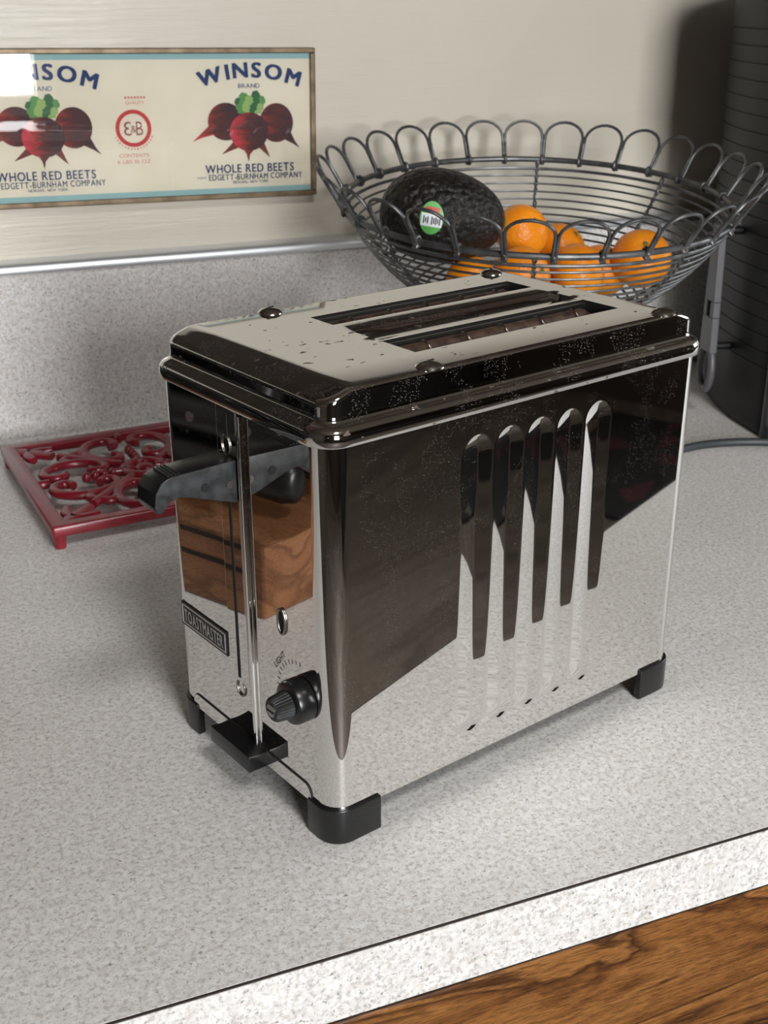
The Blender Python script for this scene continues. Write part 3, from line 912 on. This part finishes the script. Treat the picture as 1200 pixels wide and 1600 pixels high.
def beet_mat(name, hue):
    k = NM(name); k.set(Roughness=.75)
    mp = k.mapping((1.0, 1.0, 3.2), (0, hue[3], 0))
    st = k.noise(70, 4, .65, mp, .5)
    gx = k.n.new('ShaderNodeSeparateXYZ'); k.L(k.co.outputs['Generated'], gx.inputs[0])
    f = k.math('ADD', k.math('MULTIPLY', k.math('SUBTRACT', gx.outputs[0], hue[2]), hue[1]), k.math('SUBTRACT', st, .5))
    k.color(k.ramp(k.math('ADD', f, .5), [(.10, lin(hue[0])), (.36, lin((150, 56, 52))), (.56, lin((92, 46, 44))), (.85, lin((66, 44, 48)))]))
    return k.m
M_beetA = beet_mat('beet_print_front', ((198, 58, 76), .95, .42, 0))
M_beetB = beet_mat('beet_print_left', ((190, 56, 62), 1.0, .45, .6))
M_beetC = beet_mat('beet_print_right', ((160, 62, 52), .55, .15, -.5))
M_root = plain('root_print', (112, 52, 44), .75)
M_leafs = [plain('leaf_print_dark', (52, 104, 66), .75), plain('leaf_print', (92, 146, 84), .75), plain('leaf_print_light', (148, 178, 106), .75)]
def flat(name, outline, mat, parent, y):
    m = MB(); m.add([(x, y, z) for x, z in outline], [tuple(range(len(outline)))])
    return m.build(name, mat, parent)
def beet(cx, cz, rx, rz, tail, mat, y, parent, wb=.0034):
    t = Vector((tail[0] - cx, tail[1] - cz)); ta = math.atan2(t.y, t.x)
    pts = []
    for i in range(40):
        a = ta + wb / rx * 1.2 + (2 * PI - 2.4 * wb / rx) * i / 39
        pts.append((cx + rx * math.cos(a), cz + rz * math.sin(a)))
    n = Vector((-t.y, t.x)).normalized()
    e = Vector(tail)
    mid = Vector((cx, cz)) + t * .76
    pts += [tuple(mid - n * wb * .50), tuple(e), tuple(mid + n * wb * .30)]
    return flat('printed_beet', pts, mat, parent, y)
def cluster(ox):
    """one beet picture with its lettering; ox = world x of the front beet's centre"""
    dx = ox - .1588
    L_ = lambda x, z: pl(x + dx, z - .0135 * dx)
    # roots
    for (a, b, c, wd) in (((.1500, .2440), (.1340, .2345), 0, .004), ((.1690, .2420), (.1775, .2300), 0, .0035)):
        a = Vector(L_(*a)); b = Vector(L_(*b)); n = Vector((-(b - a).y, (b - a).x)).normalized() * wd
        flat('printed_root', [tuple(a - n), tuple(b), tuple(a + n)], M_root, pp, YP)
    beet(*L_(.1385, .2615), .0158, .0155, L_(.1085, .2460), M_beetB, YP - .0002, pp)
    beet(*L_(.1838, .2590), .0152, .0163, L_(.2050, .2368), M_beetC, YP - .0002, pp)
    rnd = random.Random(3)
    c = Vector(L_(.1600, .2650))
    for i, (ang, ln, wd, mi) in enumerate(((128, .024, .0062, 0), (52, .026, .0062, 1), (108, .026, .006, 1), (72, .028, .0058, 0), (92, .022, .0055, 2), (140, .019, .005, 1), (40, .019, .005, 2), (118, .015, .004, 2), (66, .016, .004, 0))):
        ln *= .80; a = math.radians(ang); d = Vector((math.cos(a), math.sin(a))); n = Vector((-d.y, d.x)); pts = []
        for t in range(13):
            q = t / 12; wq = wd * (math.sin(PI * min(1, q * 1.0)) ** .6) * (.35 + .75 * q) * (1 + .22 * math.sin(q * 22))
            pts.append(c + d * ln * q + n * wq)
        bk_ = []
        for t in range(12, -1, -1):
            q = t / 12; wq = wd * (math.sin(PI * min(1, q * 1.0)) ** .6) * (.35 + .75 * q) * (1 + .22 * math.sin(q * 22 + 1))
            bk_.append(c + d * ln * q - n * wq)
        flat('printed_leaf', [tuple(p) for p in pts + bk_[1:-1]], M_leafs[mi], pp, YP - .00025 - .00004 * i)
    beet(*L_(.1588, .2525), .0172, .0160, L_(.1577, .2275), M_beetA, YP - .0007, pp)
    # arched brand word
    ccx, ccz = L_(.1608, .2890)
    sag = .0085
    it = []
    for vs, fs in text_poly('WINSOM', .0120, .0870, .034, .20):
        xm = (min(a for a, b in vs) + max(a for a, b in vs)) / 2
        q = xm / .044; an = math.atan(-sag * 2 * q / .044) * .9
        zz = sag * (1 - q * q)
        it.append(([(xm + (a - xm) * math.cos(an) - b * math.sin(an), zz + (a - xm) * math.sin(an) + b * math.cos(an)) for a, b in vs], fs))
    text_mb(it, lambda a, b: (ccx + a, YP - .0004, ccz + b - .0005)).build('lettering', M_navy, pp)
    def line(s, h_, w_, x, z, mat, bold=0.0, gap=.12):
        cx_, cz_ = L_(x, z)
        text_mb(text_poly(s, h_, w_, bold, gap), lambda a, b: (cx_ + a, YP - .0008, cz_ + b - h_ / 2)).build('lettering', mat, pp)
    line('BRAND', .0037, .0190, .1598, .2902, M_navy2)
    line('WHOLE RED BEETS', .0070, .0800, .1588, .2222, M_navy, .012, .15)
    line('EDGETT-BURNHAM COMPANY', .0050, .0850, .1640, .2150, M_navy, .002, .16)
    line('PACKED BY', .0016, .0085, .1150, .2158, M_navy2)
    line('NEWARK, NEW YORK.', .0024, .0330, .1592, .2105, M_navy2)
cluster(.1588)
cluster(-.0155)
ex, ez = pl(.0588, .2590)
def annulus(cx, cz, r0, r1, y, n=56):
    m = MB()
    m.v = [(cx + r * math.cos(2 * PI * t / n), y, cz + r * math.sin(2 * PI * t / n)) for r in (r0, r1) for t in range(n)]
    m.f = [(t, (t + 1) % n, n + (t + 1) % n, n + t) for t in range(n)]
    return m
annulus(ex, ez, .0118, .0150, YP).build('printed_ring', M_redp, pp)
M_brownp = plain('brown_red_print', (150, 92, 88), .75)
mono = MB()
for ch_, cx_, h_, w_, mir_, dz_ in (('3', -.0050, .0112, .0062, -1, 0), ('&', .0000, .0058, .0046, 1, -.0004), ('B', .0050, .0112, .0058, 1, 0)):
    for vs_, fs_ in text_poly(ch_, h_, w_):
        mono.add([(ex + cx_ + a * mir_, YP, ez + dz_ + b - h_ / 2) for a, b in vs_], fs_)
mono.build('lettering', M_brownp, pp)
# illegibly small curved line of print under the ring, and one above the word below
dash = MB()
for q in range(15):
    a = math.radians(205 + 130 * q / 14); w_ = .0011 + .0004 * (q % 3); d_ = Vector((math.cos(a), math.sin(a))); n_ = Vector((-d_.y, d_.x))
    c_ = Vector((ex, ez)) + d_ * .0168
    dash.add([((c_ + n_ * sx_ * w_ * .4 + d_ * sy_ * .0006).x, YP, (c_ + n_ * sx_ * w_ * .4 + d_ * sy_ * .0006).y) for sx_, sy_ in ((-1, -1), (1, -1), (1, 1), (-1, 1))], [(0, 1, 2, 3)])
lx, lz = pl(.0612, .2835)
for q in range(7):
    x_ = lx - .0084 + .0026 * q
    dash.box(x_, x_ + .0017, YP - .00002, YP, lz - .0009, lz + .0009)
dash.build('tiny_print', M_pinkp, pp)
def line2(s, h_, w_, x, z, mat):
    cx_, cz_ = pl(x, z)
    text_mb(text_poly(s, h_, w_, 0, .12), lambda a, b: (cx_ + a, YP, cz_ + b - h_ / 2)).build('lettering', mat, pp)
line2('CONTENTS', .0028, .0250, .0578, .2372, M_pinkp)
line2('6 LBS 10 OZ', .0030, .0280, .0576, .2322, M_pinkp)
line2('QUALITY', .0026, .0155, .0612, .2795, M_pinkp)
k = NM('picture_glass')
tb = k.n.new('ShaderNodeBsdfTransparent'); gb = k.n.new('ShaderNodeBsdfGlossy'); gb.inputs['Roughness'].default_value = .015
fz = k.n.new('ShaderNodeFresnel'); fz.inputs[0].default_value = 1.5; mx = k.n.new('ShaderNodeMixShader')
k.L(fz.outputs[0], mx.inputs[0]); k.L(tb.outputs[0], mx.inputs[1]); k.L(gb.outputs[0], mx.inputs[2]); k.L(mx.outputs[0], k.out.inputs[0])
M_glass = k.m
MB().box(-iw, iw, -.0088, -.0074, -ih, ih).build('glass_pane', M_glass, pf)

# ------------------------------------------------------------------ black ribbed appliance at the right
M_mach = NM('matte_black_plastic'); M_mach.set(Roughness=.5, Specular_IOR_Level=.28)
M_mach.color(M_mach.ramp(M_mach.noise(300, 2), [(.3, lin((15, 15, 16))), (.7, lin((20, 20, 21)))])); M_mach = M_mach.m
M_gloss = plain('glossy_dark_plastic', (34, 36, 40), .16, 0, .6, .4)
M_hand = plain('grey_plastic', (82, 82, 86), .4)
outl = [(.5440, .3800), (.5410, .3870), (.5425, .405), (.5470, .432), (.5550, .465), (.5690, .502), (.588, .540), (.612, .572), (.640, .590), (.665, .592), (.98, .592), (.98, .378), (.62, .374), (.556, .375)]
mc = empty('coffee_machine', (.67, .48, 0))
tag(mc, 'tall black ribbed kitchen appliance standing at the right edge by the basket', 'appliance')
def off(P, o):
    c = Vector((.75, .48))
    return [tuple(Vector(p) + (c - Vector(p)).normalized() * o) for p in P]
outl = [(p.x, p.y) for p in smooth_path([(x, y, 0) for x, y in outl + [outl[0]]], 4)][:-1]
rings = []
def rg(o, z): rings.append([(x, y, z) for x, y in off(outl, o)])
rg(.004, .0002); rg(.001, .004); rg(0, .008)
z = .062
rg(0, .0585)
while z < .345:
    rg(0, z); rg(.0008, z + .0004); rg(.0008, z + .0009); rg(0, z + .0013)
    z += .0136
rg(0, .352); rg(.002, .360); rg(.007, .3665); rg(.018, .370)
rel(MB().loft(rings).build('ribbed_body', M_mach, None, 35), mc)
rel(MB().tube([(.5455, .3805, .0015), (.5455, .3805, .350)], .0062, 14).build('edge_trim', M_gloss, None, 60), mc)
rel(MB().tube([(.5565, .3705, .0025), (.5565, .3705, .05), (.5585, .3690, .06), (.570, .3690, .062)], .0020, 10).build('cable_clip', M_gloss, None, 60), mc)
# grey pull handle with a ring end on the side
hx, hy = Vector((.5320, .4570)), Vector((-.245, -.97)).normalized()
nrm = Vector((-.97, .245)).normalized()
def hpnt(s, z, o): 
    p = hx + hy * s + nrm * o
    return (p.x, p.y, z)
hm = MB()
bars = []
for z, w0 in ((.176, .0062), (.150, .0070), (.1245, .0080)):
    bars.append((z, w0))
def slab(m, zz, s0f, s1f):
    rr = []
    for z in zz:
        rr.append([hpnt(s0f(z), z, -.0035), hpnt(s1f(z), z, -.0035), hpnt(s1f(z), z, .0035), hpnt(s0f(z), z, .0035)])
    m.loft(rr)
wf = lambda z: .0074 + (.176 - z) * .045
slab(hm, (.108, .13, .176), lambda z: -wf(z), lambda z: wf(z))
slab(hm, (.094, .108), lambda z: -wf(z), lambda z: -.0034)
slab(hm, (.094, .108), lambda z: .0034, lambda z: wf(z))
slab(hm, (.062, .078, .094), lambda z: -wf(z), lambda z: wf(z))
hb = rel(hm.build('pull_handle', M_hand, None, None, .001), mc)
hb['label'] = 'grey plastic pull handle with a ring end'
rp = [hpnt(.0122 * math.cos(2 * PI * t / 32), .047 + .021 * math.sin(2 * PI * t / 32), 0) for t in range(32)]
rel(MB().tube(rp, .0036, 10, True).build('ring_end', M_hand, None, 60), mc)
for zz in (.17, .066):
    a = hpnt(0, zz, -.003); b = hpnt(0, zz, -.0215)
    rel(MB().tube([a, b], .0035, 10).build('handle_mount', M_mach, None, 60), mc)

# ------------------------------------------------------------------ knife block (seen mirrored in the toaster's end)
M_knife = plain('black_knife_handle', (14, 14, 15), .35)
kbk = empty('knife_block', (-.22, .216, 0))
tag(kbk, 'wooden knife block with black riveted handles mirrored in the toaster end', 'knife block')
pr = [(-.147, .0003), (-.147, .052), (-.153, .060), (-.330, .064), (-.330, .0003)]
def kprof(y): return [(x, y, z) for x, z in pr]
m = MB().loft([[(x, .172 if x > -.15 else .152, z) for x, z in pr], kprof(.430)])
rel(m.build('base_block', M_block, None, 30, .002), kbk)
rel(MB().box(-.330, -.150, .312, .430, .0645, .205).build('slotted_block', M_knife, None, None, .003), kbk)
for zz in (.030, .046):
    rel(MB().box(-.1475, -.1462, .185, .425, zz, zz + .003).build('groove', M_gap), kbk)
for r_ in range(4):
    for c_ in range(4):
        b0 = Vector((-.172 - .042 * c_, .3115, .086 + .0315 * r_))
        ln = .150 - .008 * r_
        rr = []
        for q, ww, th_ in ((0, .0135, .0095), (.06, .0145, .0105), (.3, .0135, .0105), (.65, .0140, .0108), (.92, .0150, .011), (.985, .0125, .009), (1.0, .008, .006)):
            rr.append([b0 + Vector((th_ * math.cos(2 * PI * t / 20), -ln * q, ww * math.sin(2 * PI * t / 20))) for t in range(20)])
        ho = rel(MB().loft(rr).build('knife_handle', M_knife, None, 60), kbk)
        for q in (.14, .5, .84):
            c = b0 + Vector((.0102, -ln * q, 0))
            rv = MB().tube([c, c + Vector((.0012, 0, 0))], .0034, 14).build('rivet', M_steel, ho, 50)

# ------------------------------------------------------------------ dark rug on the floor (mirrored in the long side)
M_rug = NM('dark_patterned_rug'); M_rug.set(Roughness=.95)
vcol = M_rug.voro(7, None, 'Color')
sp = M_rug.n.new('ShaderNodeSeparateColor'); M_rug.L(vcol, sp.inputs[0])
M_rug.color(M_rug.ramp(sp.outputs[0], [(0, lin((14, 13, 14))), (.55, lin((20, 18, 19))), (.86, lin((58, 20, 26))), (.93, lin((70, 66, 64)))], 'CONSTANT')); M_rug = M_rug.m
rg_ = MB().box(2.35, 3.15, -1.38, -.45, R_['z0'] + .0005, R_['z0'] + .012).build('rug', M_rug, None, None, .004)
tag(rg_, 'dark rug with red patches mirrored in the long side of the toaster', 'rug')
